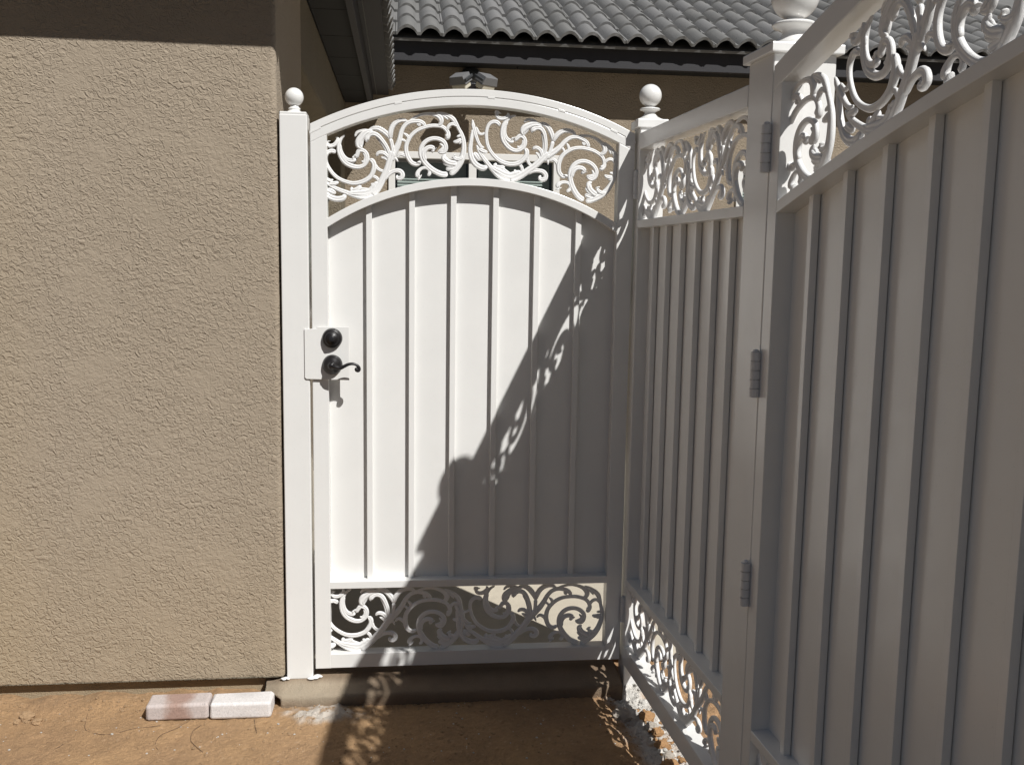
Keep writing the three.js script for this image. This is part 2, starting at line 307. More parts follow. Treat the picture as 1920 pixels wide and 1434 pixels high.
// ───────────────────────── the house wing on the left ─────────────────────────
const wing = thing('garage_wing', 'tan stucco house wing with a sunlit lace-textured wall left of the gate', 'house', [-1.2, GY, -0.6]);
{
  // stucco skin: along the front, round the corner, along the side as far as the porch opening
  const r = 0.016, xc = -0.151;
  const path = [];                                      // [x, z, nx, nz, s]
  let x = -6, s = 0; const push = (px, pz, nx, nz) => { const l = path[path.length - 1]; if (l) s += Math.hypot(px - l[0], pz - l[1]); path.push([px, pz, nx, nz, s]); };
  for (x = -6; x < -1.25; x += 0.25) push(x, 0, 0, 1);
  for (x = -1.25; x < -1.06; x += 0.02) push(x, 0, 0, 1);
  for (x = -1.06; x < xc - r - 0.001; x += 0.007) push(x, 0, 0, 1);
  for (let a = 0; a <= 8; a++) { const t = a / 8 * Math.PI / 2; push(xc - r + r * Math.sin(t), -r + r * Math.cos(t), Math.sin(t), Math.cos(t)); }
  for (let z = -r - 0.006; z > -0.12; z -= 0.006) push(xc, z, 1, 0);
  for (let z = -0.12; z > -0.755; z -= 0.02) push(xc, z, 1, 0);
  push(xc, -0.755, 1, 0); for (let q = 1; q <= 6; q++) push(xc - q * 0.1, -0.755, 0, -1);
  const ys = []; for (let y = -0.055; y < 2.12; y += 0.007) ys.push(y); for (let y = 2.12; y <= 2.37; y += 0.02) ys.push(y);
  const nx = path.length, ny = ys.length, p = new Float32Array(nx * ny * 3), uv = new Float32Array(nx * ny * 2), col = new Float32Array(nx * ny * 3), id = [];
  for (let j = 0; j < ny; j++) for (let i = 0; i < nx; i++) {
    const [px, pz, ax, az, ss] = path[i], y = ys[j], k = j * nx + i;
    let h = 0.0012 * fbm(ss * 22, y * 30, 207, 3) + 0.0012 * fbm(ss * 5, y * 5, 211, 2) + 0.0012;
    if (y < -0.05) h *= 0.6;
    const d = Math.min(1, Math.max(0, (Math.abs(pz) < 0.0001 && px < -1.1) ? 0.4 : 1));
    h = (h - 0.001) * d + (y < 0.02 ? 0.002 * vnoise(ss * 9, 3, 213) : 0);
    p[3 * k] = px + ax * h; p[3 * k + 1] = y + (j === 0 ? 0.003 * vnoise(ss * 30, 1, 215) : 0); p[3 * k + 2] = pz + az * h;
    uv[2 * k] = ss; uv[2 * k + 1] = y;
    const a = fbm(ss * 1.3, y * 1.1, 221, 4), low = sstep(0.7, -0.05, y), b = vnoise(ss * 45, y * 45, 223);
    const t = 0.99 + 0.06 * a + 0.025 * b, warm = 0.035 * low + 0.03 * sstep(5.2, 4.9, ss);
    col[3 * k] = t * (1 + warm * 0.6); col[3 * k + 1] = t; col[3 * k + 2] = t * (1 - warm * 1.7);
    if (i < nx - 1 && j < ny - 1) id.push(k, k + 1, k + nx, k + 1, k + nx + 1, k + nx);
  }
  const g = new THREE.BufferGeometry();
  g.setAttribute('position', new THREE.BufferAttribute(p, 3)); g.setAttribute('uv', new THREE.BufferAttribute(uv, 2)); g.setAttribute('color', new THREE.BufferAttribute(col, 3));
  g.setIndex(id); g.computeVertexNormals();
  add(wing, 'wall', g, M.stucco, [0, 0, 0]);
  // solid core behind the skin, side walls of the porch recess
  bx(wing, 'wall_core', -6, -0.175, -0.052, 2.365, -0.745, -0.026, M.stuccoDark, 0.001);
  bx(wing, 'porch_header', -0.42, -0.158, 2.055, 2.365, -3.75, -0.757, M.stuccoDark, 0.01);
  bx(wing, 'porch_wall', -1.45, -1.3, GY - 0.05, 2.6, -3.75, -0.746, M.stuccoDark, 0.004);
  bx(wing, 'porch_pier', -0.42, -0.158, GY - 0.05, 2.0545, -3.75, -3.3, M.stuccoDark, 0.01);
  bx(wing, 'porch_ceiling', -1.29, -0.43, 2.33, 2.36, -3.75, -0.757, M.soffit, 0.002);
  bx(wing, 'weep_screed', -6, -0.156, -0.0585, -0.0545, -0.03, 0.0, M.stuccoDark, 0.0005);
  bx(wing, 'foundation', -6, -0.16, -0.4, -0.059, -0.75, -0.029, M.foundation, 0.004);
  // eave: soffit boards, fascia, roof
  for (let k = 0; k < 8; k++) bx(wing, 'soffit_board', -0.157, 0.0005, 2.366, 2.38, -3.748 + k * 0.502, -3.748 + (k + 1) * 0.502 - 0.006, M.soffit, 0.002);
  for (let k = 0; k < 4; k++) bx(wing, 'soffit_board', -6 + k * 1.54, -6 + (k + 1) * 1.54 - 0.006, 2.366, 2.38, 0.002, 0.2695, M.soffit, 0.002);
  bx(wing, 'fascia', 0.002, 0.034, 2.335, 2.47, -3.755, 0.2695, M.trim, 0.003);
  bx(wing, 'starter_board', 0.0345, 0.138, 2.424, 2.4345, -3.75, 0.269, M.trim, 0.002);
  bx(wing, 'fascia', -6, 0.07, 2.335, 2.47, 0.27, 0.30, M.trim, 0.003);
  const y0 = 2.452, e = 0.06, zf = 0.265, k = 0.4775;   // deck edges at x = e, z = zf
  const dk = (pts) => { const v = []; const q = (a, b, c, d) => v.push(...a, ...b, ...c, ...a, ...c, ...d); const dn = pts.map(([a, b, c]) => [a, b - 0.03, c]); q(...pts); q(dn[0], dn[3], dn[2], dn[1]); for (let i = 0; i < 4; i++) { const j = (i + 1) % 4; q(pts[j], pts[i], dn[i], dn[j]); } const gg = new THREE.BufferGeometry(); gg.setAttribute('position', new THREE.Float32BufferAttribute(v, 3)); gg.computeVertexNormals(); return muv(gg); };
  const R = 2.2;
  const roof = add(wing, 'roof', mergeGeometries([
    dk([[-6, y0, zf], [e, y0, zf], [e - R, y0 + R * k, zf - R], [-6, y0 + R * k, zf - R]]),
    dk([[e, y0 + 0.0, zf], [e, y0, -4.0], [e - R, y0 + R * k, -4.0], [e - R, y0 + R * k, zf - R]]),
  ]), tileMats[0], [0, 0, 0]);
  tileField(wing, roof, 14, 3, (i, j) => ({ p: [0.16 - j * EXPO * Math.cos(PITCH), 2.442 + j * EXPO * Math.sin(PITCH), 0.16 - i * TW - j * 0.29], ry: Math.PI / 2 }), 31, tileGeos);
  tileField(wing, roof, 19, 2, (i, j) => ({ p: [0.0 - i * TW - j * 0.29, 2.442 + j * EXPO * Math.sin(PITCH), 0.33 - j * EXPO * Math.cos(PITCH)], ry: 0 }), 32, tileGeosLow);
}

// ───────────────────────── the rear house across the courtyard ─────────────────────────
const rear = thing('rear_house', 'tan stucco house behind the gate with a grey concrete tile roof and dark eave', 'house', [2.4, GY, -3.75]);
{
  const ZW = -3.75, X0 = -0.45, X1 = 7;
  const W1 = [0.136, 1.332, 0.9, 2.05], W2 = [2.62, 3.82, 0.9, 2.05];
  const rect = (a, b, c, d) => [[a, c], [a, d], [b, d], [b, c]];
  add(rear, 'wall', poly([[X0, GY - 0.1], [X1, GY - 0.1], [X1, 2.9], [X0, 2.9]], ZW - 0.18, ZW, 0.0005, [rect(...W1), rect(...W2)]), M.stuccoBack, [0, 0, 0]);
  bx(rear, 'fascia', 0.04, X1, 2.612, 2.75, -3.545, -3.515, M.trim, 0.003);
  for (let k = 0; k < 8; k++) bx(rear, 'soffit_board', 0.165 + k * 0.85, 0.165 + (k + 1) * 0.85 - 0.005, 2.625, 2.64, ZW + 0.002, -3.546, M.soffit, 0.002);
  const win = ([a, b, c, d], cx) => {
    const f = 0.046;
    const w = add(rear, 'window', mergeGeometries([rbox(b - a, f, 0.07, 0.004).translate(0, (d - c) / 2 - f / 2, 0), rbox(b - a, f, 0.07, 0.004).translate(0, -(d - c) / 2 + f / 2, 0), rbox(f, d - c - 2 * f, 0.07, 0.004).translate(-(b - a) / 2 + f / 2, 0, 0), rbox(f, d - c - 2 * f, 0.07, 0.004).translate((b - a) / 2 - f / 2, 0, 0)]), M.vinyl, [(a + b) / 2, (c + d) / 2, ZW - 0.018]);
    const y0 = c + f, y1 = d - f, m = (a + b) / 2 - 0.015;
    bx(w, 'mullion', m - 0.027, m + 0.027, y0, y1, ZW - 0.045, ZW - 0.004, M.vinyl, 0.003);
    bx(w, 'sash_track', a + f, m - 0.027, y1 - 0.022, y1, ZW - 0.045, ZW - 0.014, M.lampBody, 0.002);
    for (const [p, q] of [[a + f, m - 0.027], [m + 0.027, b - f]]) {
      bx(w, 'pane', p, q, y0, y1, ZW - 0.036, ZW - 0.032, M.glass, 0.0005);
      const sl = []; for (let y = y1 - 0.02; y > y0 + 0.3; y -= 0.0215) { const s = new THREE.BoxGeometry(q - p - 0.03, 0.0012, 0.024); s.rotateX(1.12); s.translate((p + q) / 2, y, ZW - 0.085); sl.push(s); }
      add(w, 'blind', muv(mergeGeometries(sl)), M.blind, [0, 0, 0]);
    }
    // unlit room behind the panes
    const room = new THREE.BoxGeometry(b - a + 0.5, d - c + 0.5, 0.02); 
    add(w, 'room_backdrop_wall', muv(room), M.room, [(a + b) / 2, (c + d) / 2, ZW - 0.9]);
    for (const s of [-1, 1]) add(w, 'room_side_wall', muv(new THREE.BoxGeometry(0.02, d - c + 0.5, 0.7)), M.room, [(a + b) / 2 + s * ((b - a) / 2 + 0.24), (c + d) / 2, ZW - 0.54]);
    for (const s of [-1, 1]) add(w, 'room_lining', muv(new THREE.BoxGeometry(b - a + 0.46, 0.02, 0.7)), M.room, [(a + b) / 2, (c + d) / 2 + s * ((d - c) / 2 + 0.24), ZW - 0.54]);
  };
  win(W1); win(W2);
  const L = 4.2, zf = -3.46, y0 = 2.735;
  const deck = rbox(X1 + 0.12, 0.02, L, 0.002);
  const roof = add(rear, 'roof', deck, tileMats[0], [(X1 - 0.12) / 2, y0 + Math.sin(PITCH) * L / 2, zf - Math.cos(PITCH) * L / 2]);
  roof.rotation.x = PITCH;
  tileField(rear, roof, 18, 8, (i, j) => ({ p: [0.185 - TW / 2 + i * TW, 2.757 + j * EXPO * Math.sin(PITCH), -3.43 - j * EXPO * Math.cos(PITCH)], ry: 0 }), 33, tileGeos);
}
// twin-head flood light on the rear wall
{
  const t = thing('flood_light', 'twin-head security flood light with a black sensor on the rear wall above the gate arch', 'flood light', [0.70, 2.60, -3.75]);
  const cx = 0.70, cy = 2.572;
  const can = lathe([[0.0, 0.05], [0.02, 0.049], [0.045, 0.042], [0.062, 0.026], [0.066, 0.01], [0.066, 0]], 32); can.rotateX(Math.PI / 2);
  add(t, 'canopy', can, M.lampMetal, [cx, cy, -3.75]);
  for (const s of [-1, 1]) {
    const arm = new THREE.TubeGeometry(new THREE.CatmullRomCurve3([new THREE.Vector3(0, 0, 0), new THREE.Vector3(s * 0.03, 0.0, 0.03), new THREE.Vector3(s * 0.04, -0.02, 0.10), new THREE.Vector3(s * 0.055, -0.06, 0.19)]), 12, 0.011, 10);
    add(t, 'arm', muv(arm), M.lampMetal, [cx + s * 0.025, cy - 0.01, -3.715]);
    const top = poly([[-0.062, 0], [-0.05, 0.055], [0.05, 0.055], [0.062, 0]], -0.05, 0.05, 0.004);
    const head = add(t, 'lamp_head', top, M.lampBody, [cx + s * 0.082, cy - 0.092, -3.50]);
    head.rotation.set(0.55, s * 0.5, -s * 0.30);
    const lens = rbox(0.105, 0.04, 0.085, 0.01, 3); const l = add(head, 'lens', lens, M.lampLens, [cx + s * 0.082, cy - 0.092, -3.50]); l.position.set(0, -0.018, 0.004);
    const lip = rbox(0.012, 0.018, 0.104, 0.003); const q = add(head, 'bracket', lip, M.lampMetal, [0, 0, 0]); q.position.set(-s * 0.066, 0.03, 0);
  }
  const sen = rbox(0.05, 0.075, 0.055, 0.012, 3); const b = add(t, 'sensor', sen, M.black, [cx + 0.0, cy - 0.105, -3.60]); b.rotation.x = 0.35;
  add(b, 'screw', new THREE.SphereGeometry(0.007, 12, 8), M.screw, [cx - 0.012, cy - 0.135, -3.567]);
}

// ───────────────────────── the cast scroll (one casting, traced once) ─────────────────────────
// strokes: [zoom id, [u, v, half-width] ...] in units of 0.19 mm; zoom 2 lies 1254.7 right and 268.9 below zoom 1
const STROKES = [
  [1, 880, 235, 8, 800, 255, 16, 715, 325, 24, 665, 420, 29, 645, 530, 31, 662, 640, 33, 725, 740, 32, 800, 800, 28, 880, 822, 26, 955, 800, 26, 1010, 745, 26, 1028, 670, 26, 1005, 605, 26, 950, 575, 28, 900, 608, 26, 850, 660, 22],
  [1, 740, 330, 8, 697, 430, 15, 690, 540, 20, 722, 620, 24, 780, 662, 27, 838, 665, 24],
  [1, 822, 600, 32, 826, 612, 38, 834, 628, 34],
  [1, 985, 640, 8, 990, 700, 13, 960, 750, 14, 920, 768, 14, 898, 742, 12],
  [1, 610, 405, 26, 560, 352, 27, 490, 345, 24, 425, 390, 22, 388, 480, 20, 381, 590, 20, 394, 700, 21, 430, 800, 22, 500, 900, 23, 590, 985, 25, 700, 1035, 28, 810, 1050, 29, 910, 1032, 29, 990, 975, 31, 1046, 900, 31, 1052, 830, 30, 1022, 785, 22],
  [1, 1052, 900, 28, 1066, 985, 20, 1108, 1055, 18, 1160, 1072, 16, 1205, 1050, 12],
  [1, 590, 165, 30, 575, 190, 44, 580, 215, 30],
  [1, 545, 195, 18, 572, 262, 23, 640, 290, 25, 708, 270, 25, 748, 230, 17, 735, 192, 10],
  [1, 155, 305, 6, 165, 400, 22, 185, 500, 25, 215, 600, 23, 250, 690, 20, 300, 760, 17, 345, 768, 9],
  [1, 148, 470, 7, 138, 600, 22, 122, 700, 25, 112, 800, 28, 118, 880, 31, 140, 960, 35, 190, 1040, 37, 260, 1092, 37, 330, 1112, 36, 395, 1080, 22],
  [1, 215, 425, 8, 240, 490, 14, 262, 532, 16, 310, 547, 14, 375, 520, 14],
  [1, 218, 730, 9, 268, 850, 21, 340, 960, 25, 420, 1060, 28, 500, 1160, 31, 590, 1242, 37, 680, 1292, 38, 775, 1312, 40],
  [1, 250, 790, 16, 320, 830, 26, 400, 850, 16],
  [1, 175, 850, 24, 222, 920, 34, 268, 985, 20],
  [1, 400, 1050, 14, 495, 1120, 28, 600, 1180, 38, 700, 1230, 44, 780, 1245, 46, 860, 1222, 46, 960, 1185, 36],
  [1, 545, 1030, 18, 520, 1082, 26, 600, 1110, 34, 690, 1078, 20],
  [1, 640, 1120, 20, 740, 1205, 26, 830, 1250, 14],
  [1, 845, 1140, 14, 868, 1200, 28, 850, 1250, 22],
  [1, 930, 1048, 18, 972, 1110, 20, 975, 1185, 16],
  [1, 770, 1320, 40, 880, 1275, 46, 980, 1222, 44, 1080, 1152, 42, 1180, 1085, 42, 1270, 1005, 42, 1350, 930, 42, 1430, 865, 40],
  [1, 830, 1275, 14, 980, 1190, 16, 1100, 1110, 16, 1200, 1050, 14, 1290, 960, 10],
  [1, 1060, 1195, 28, 1170, 1158, 27, 1260, 1158, 25, 1330, 1180, 29, 1372, 1232, 30, 1362, 1292, 31, 1312, 1312, 28, 1270, 1282, 22, 1290, 1240, 12],
  [1, 1350, 910, 18, 1372, 780, 22, 1368, 650, 24, 1340, 520, 28, 1290, 455, 30, 1220, 445, 26, 1150, 482, 30, 1135, 525, 12],
  [1, 1322, 890, 14, 1342, 760, 18, 1332, 620, 15, 1300, 530, 8],
  [1, 1310, 400, 18, 1200, 375, 34, 1100, 400, 42, 1015, 450, 46, 985, 510, 36, 1015, 572, 16],
  [1, 1180, 425, 14, 1090, 440, 22, 1040, 500, 22, 1000, 560, 10],
  [1, 1250, 360, 10, 1150, 312, 18, 1070, 305, 18, 1005, 345, 9],
  [1, 1148, 800, 14, 1200, 772, 22, 1268, 800, 25, 1308, 880, 23, 1322, 970, 20],
  [1, 1205, 850, 10, 1260, 900, 20, 1285, 980, 18],
  [1, 1245, 970, 10, 1212, 1045, 16],
  [2, -60, 130, 10, 10, 112, 18, 80, 106, 27, 150, 150, 32, 200, 230, 34, 232, 320, 30, 240, 410, 16],
  [2, 244, 410, 16, 280, 330, 31, 340, 262, 33, 430, 218, 31, 530, 222, 27, 600, 262, 18, 628, 305, 6],
  [2, 237, 400, 28, 228, 445, 24, 205, 520, 22, 175, 610, 26, 120, 690, 30],
  [2, 60, 715, 42, 170, 632, 42, 280, 560, 38, 370, 480, 32, 450, 392, 28, 540, 335, 26, 640, 322, 26, 740, 360, 25, 800, 400, 26, 838, 465, 24, 838, 515, 16],
  [2, 640, 312, 12, 760, 300, 15, 880, 315, 15, 985, 360, 19, 1062, 420, 24, 1112, 485, 33, 1122, 545, 34, 1088, 600, 27, 1025, 612, 16],
  [2, 1105, 412, 10, 1190, 482, 22, 1258, 560, 27, 1298, 640, 30, 1305, 720, 26, 1302, 820, 21, 1300, 920, 24, 1280, 1020, 28, 1230, 1130, 32, 1160, 1230, 38, 1080, 1302, 42, 980, 1362, 40, 870, 1402, 34, 800, 1400, 28],
  [2, 1145, 430, 7, 1190, 530, 13, 1225, 612, 8],
  [2, 455, 960, 30, 450, 972, 32, 440, 985, 26],
  [2, 490, 975, 22, 412, 988, 26, 352, 930, 28, 335, 840, 30, 350, 740, 29, 398, 642, 27, 480, 570, 26, 580, 522, 24, 700, 505, 23, 820, 522, 23, 920, 552, 23, 1010, 602, 23, 1078, 660, 23, 1112, 740, 24, 1108, 815, 28, 1060, 855, 36, 1032, 850, 22],
  [2, 470, 428, 10, 505, 500, 18, 498, 570, 16],
  [2, 365, 490, 12, 418, 530, 14, 432, 585, 9],
  [2, 790, 400, 12, 765, 445, 20, 735, 405, 9],
  [2, 1120, 765, 13, 1168, 712, 20, 1230, 700, 20, 1285, 735, 16],
  [2, 770, 1392, 34, 690, 1342, 35, 612, 1240, 35, 557, 1120, 35, 532, 1000, 34, 542, 890, 31, 592, 800, 29, 672, 746, 28, 770, 732, 27, 870, 762, 26, 948, 830, 27, 982, 910, 27, 958, 1000, 26, 900, 1038, 24, 842, 1010, 18, 820, 965, 12],
  [2, 556, 1010, 26, 575, 920, 30, 622, 862, 30, 690, 842, 29, 752, 862, 28, 790, 915, 28],
  [2, 772, 905, 34, 770, 922, 45, 778, 940, 32],
  [2, 815, 980, 14, 870, 987, 18, 930, 958, 15, 905, 880, 8],
  [2, 545, 1205, 16, 520, 1122, 18, 460, 1088, 17, 390, 1092, 21, 330, 1132, 30, 315, 1185, 30],
  [2, 335, 1180, 34, 340, 1195, 46, 348, 1212, 34],
  [2, 528, 1150, 12, 520, 1218, 20, 470, 1240, 22],
  [2, 180, 730, 11, 245, 700, 18, 308, 758, 21, 332, 850, 18],
  [2, 160, 790, 7, 148, 720, 14, 130, 690, 12],
  [2, 905, 1088, 12, 845, 1112, 26, 852, 1180, 34, 900, 1250, 36, 985, 1312, 38],
  [2, 880, 1110, 8, 890, 1190, 16, 940, 1250, 18, 1020, 1290, 16],
  [2, 795, 1185, 12, 860, 1262, 26, 940, 1312, 28],
  [2, 785, 1298, 22, 870, 1332, 36, 960, 1352, 36],
  [2, 1000, 1165, 28, 1004, 1180, 34, 1008, 1195, 24], [2, 990, 1190, 20, 1015, 1236, 23, 1070, 1270, 24, 1155, 1262, 16],
  [2, 1118, 965, 14, 1170, 1000, 25, 1260, 995, 20],
  [2, 1205, 930, 12, 1285, 940, 16],
  [2, 1180, 1050, 10, 1260, 1035, 16],
  [2, 1270, 770, 18, 1278, 760, 24, 1290, 750, 16],
];
const BEADED = new Set([30, 31]);
const UNIT_MM = 160 / 1434;                             // traced units to sheet units
function canon(z, u, v) {
  const px = (z === 1 ? 870 : 1010) + u * UNIT_MM - 1000, py = (z === 1 ? 190 : 220) + v * UNIT_MM - 290;
  return [0.00165865 * px + 0.00043149 * py + 0.05340161, 0.00045799 * px - 0.00161027 * py + 0.09403];
}
const SEC = [[-1, 0], [-0.86, 0.5], [-0.55, 0.86], [-0.2, 0.74], [0, 0.62], [0.2, 0.74], [0.55, 0.86], [0.86, 0.5], [1, 0], [0.86, -0.5], [0.5, -0.86], [0, -0.95], [-0.5, -0.86], [-0.86, -0.5]];
const SECR = SEC.map((_, i) => { const a = Math.PI - (i / SEC.length) * 2 * Math.PI; return [Math.cos(a), Math.sin(a)]; });
function strokeGeo(st, idx, keep, thick, pos, id) {
  const z = st[0], pts = [];
  for (let k = 1; k < st.length; k += 3) { const [x, y] = canon(z, st[k], st[k + 1]); pts.push(new THREE.Vector3(x, y, (st[k + 2] + 5.5) * 0.00022)); }
  const cv = new THREE.CatmullRomCurve3(pts, false, 'centripetal'), len = cv.getLength(), n = Math.max(7, Math.round(len / 0.0024));
  const ps = []; for (let i = 0; i <= n; i++) ps.push(cv.getPointAt(i / n));
  const zo = ((idx * 7) % 5 - 2) * 0.0006;
  let run = [];
  const flush = () => {
    if (run.length < 4) { run = []; return; }
    const base = pos.length / 3, m = SEC.length;
    run.forEach((i, q) => {
      const p = ps[i], a = ps[Math.max(0, i - 1)], b = ps[Math.min(n, i + 1)], l = Math.hypot(b.x - a.x, b.y - a.y) || 1, nx = -(b.y - a.y) / l, ny = (b.x - a.x) / l;
      const e = Math.min(q, run.length - 1 - q), cap = e < 3 ? Math.sqrt(1 - Math.pow(1 - (e + 0.25) / 3.2, 2)) : 1;
      let w = Math.max(0.0007, p.z) * cap;
      if (BEADED.has(idx)) w *= 1 + 0.13 * Math.sin(i * 2.6);
      const d = Math.min(0.0072, Math.max(0.0034, p.z * 0.85)) * thick * cap, S = p.z > 0.0042 ? SEC : SECR;
      for (const [sa, sb] of S) pos.push(p.x + nx * w * sa, p.y + ny * w * sa, zo + d * sb);
    });
    const R = run.length;
    for (let i = 0; i < R - 1; i++) for (let j = 0; j < m; j++) { const a = base + i * m + j, b = base + i * m + (j + 1) % m; id.push(a, a + m, b, b, a + m, b + m); }
    for (let j = 1; j < m - 1; j++) { id.push(base, base + j, base + j + 1); const t = base + (R - 1) * m; id.push(t, t + j + 1, t + j); }
    run = [];
  };
  for (let i = 0; i <= n; i++) { if (!keep || keep(ps[i].x, ps[i].y)) run.push(i); else flush(); }
  flush();
}
function scrollGeo(keep, thick = 1) {
  const pos = [], id = []; STROKES.forEach((s, i) => strokeGeo(s, i, keep, thick, pos, id));
  const g = new THREE.BufferGeometry(); g.setAttribute('position', new THREE.Float32BufferAttribute(pos, 3)); g.setIndex(id); g.computeVertexNormals(); return muv(g);
}
const SCROLL = scrollGeo();
// a casting set into a leaf at (x, y), turned and scaled; kept only where x lies between a and b
function setScroll(parent, x, y, rot, s, a = -99, b = 99, z = -0.025) {
  const c = Math.cos(rot) * s, q = Math.sin(rot) * s, whole = x - 0.2 * s > a && x + 0.36 * s < b;
  const g = whole ? SCROLL : scrollGeo((u, v) => { const X = x + u * c - v * q; return X > a && X < b; });
  const m = add(parent, 'scroll_casting', g, M.cast, [x, y, z]); m.rotation.z = rot; m.scale.setScalar(s); return m;
}

// ───────────────────────── posts ─────────────────────────
function finial(parent, x, y, z, r, ringed) {
  const p = ringed
    ? [[0, 0], [r * 1.28, 0], [r * 1.26, r * 0.1], [r * 1.02, r * 0.2], [r * 0.72, r * 0.36], [r * 0.5, r * 0.6], [r * 0.46, r * 0.74], [r * 0.62, r * 0.86], [r * 0.86, r * 0.94], [r * 0.92, r * 1.02], [r * 0.86, r * 1.1], [r * 0.6, r * 1.16], [r * 0.4, r * 1.2], [r * 0.38, r * 1.3]]
    : [[0, 0], [r * 1.0, 0], [r * 0.9, r * 0.12], [r * 0.66, r * 0.28], [r * 0.56, r * 0.36], [r * 0.64, r * 0.46], [r * 0.66, r * 0.54], [r * 0.55, r * 0.64], [r * 0.48, r * 0.7], [r * 0.46, r * 0.82]];
  const f = add(parent, 'finial', lathe(p, 40), M.white, [x, y, z]);
  const b = new THREE.SphereGeometry(r, 48, 32); muv(b);
  add(f, 'ball', b, M.white, [x, y + p[p.length - 1][1] + r * 0.93, z]);
}
{
  const t = thing('gate_post', 'white square post with a small ball top fixed to the stucco wall corner', 'post', [-0.1, -0.06, -0.04]);
  bx(t, 'post_body', -0.1435, -0.0585, -0.066, 1.752, -0.082, 0.004, M.white, 0.004);
  const cap = poly([[-0.0405, -0.0405], [0.0405, -0.0405], [0.0405, 0.0405], [-0.0405, 0.0405]], 0, 0.009, 0.003); cap.rotateX(-Math.PI / 2);
  add(t, 'cap', muv(cap), M.white, [-0.101, 1.751, -0.039]);
  finial(t, -0.101, 1.759, -0.039, 0.0285, false);
  // lumps of white sealant round its foot
  const r = rng(77), lumps = [];
  for (const [x, z, s] of [[-0.052, 0.008, 0.011], [-0.062, 0.014, 0.009], [-0.044, 0.0, 0.012], [-0.048, 0.012, 0.008], [-0.036, 0.002, 0.007], [-0.148, 0.008, 0.008], [-0.156, 0.012, 0.006], [-0.138, 0.014, 0.006], [-0.151, 0.016, 0.005], [-0.07, 0.014, 0.006]]) {
    const g = new THREE.IcosahedronGeometry(s * 0.85, 2); g.scale(1.35, 0.42, 1.1); const p = g.attributes.position;
    for (let i = 0; i < p.count; i++) { const q = 1 + 0.25 * vnoise(p.getX(i) * 160 + s * 900, p.getY(i) * 160 + p.getZ(i) * 130, 5); p.setXYZ(i, p.getX(i) * q, p.getY(i) * q, p.getZ(i) * q); }
    g.computeVertexNormals(); g.translate(x, -0.06 + 0.002 * r(), z); lumps.push(g);
  }
  add(t, 'sealant', muv(mergeGeometries(lumps)), M.cast, [0, 0, 0]);
}
{
  const t = thing('gate_post', 'white hinge post with a ringed ball top between the arched gate and the fence panel', 'post', [1.02, GY, -0.005]);
  bx(t, 'post_body', 0.982, 1.064, -0.2, 1.741, -0.048, 0.036, M.white, 0.004);
  const cap = poly([[-0.049, -0.049], [0.049, -0.049], [0.049, 0.049], [-0.049, 0.049]], 0, 0.027, 0.003); cap.rotateX(-Math.PI / 2);
  add(t, 'cap', muv(cap), M.white, [1.0215, 1.74, -0.006]);
  finial(t, 1.0215, 1.7665, -0.006, 0.0355, true);
}
// frame of the fence line: local x runs along the fence towards the camera, local z faces the yard
const TH = 0.04275, XF = 0.9783;
const FR = new THREE.Matrix4().makeRotationY(-(Math.PI / 2 - TH)); FR.setPosition(XF, 0, 0);
{
  const t = thing('gate_post', 'thick white square post with a big ball top carrying the driveway gate hinges', 'post', [0.976, GY, -0.07], undefined, FR);
  bx(t, 'post_body', 0.909, 1.043, -0.25, 1.767, -0.145, -0.001, M.white, 0.004);
  const cap = poly([[-0.082, -0.082], [0.082, -0.082], [0.082, 0.082], [-0.082, 0.082]], 0, 0.021, 0.003); cap.rotateX(-Math.PI / 2);
  add(t, 'cap', muv(cap), M.white, [0.976, 1.766, -0.073]);
  finial(t, 0.976, 1.7868, -0.073, 0.0525, true);
}

// ───────────────────────── hinges ─────────────────────────
function hinge(parent, x, y, z, len = 0.1, r = 0.011) {
  const n = 5, h = add(parent, 'hinge', muv(new THREE.CylinderGeometry(r * 0.7, r * 0.7, len, 18)), M.hinge, [x, y, z]);
  const k = muv(new THREE.CylinderGeometry(r, r, len / n - 0.0016, 22));
  for (let i = 0; i < n; i++) add(h, 'knuckle', k, M.hinge, [x, y - len / 2 + (i + 0.5) * len / n, z]);
  add(h, 'hinge_leaf', rbox(0.03, len * 0.98, 0.003, 0.001), M.hinge, [x + 0.018, y, z - r * 0.9]);
  const tip = add(h, 'pin_head', muv(new THREE.SphereGeometry(r * 0.6, 12, 8)), M.hinge, [x, y + len / 2 + 0.002, z]); tip.scale.set(1, 0.6, 1);
}

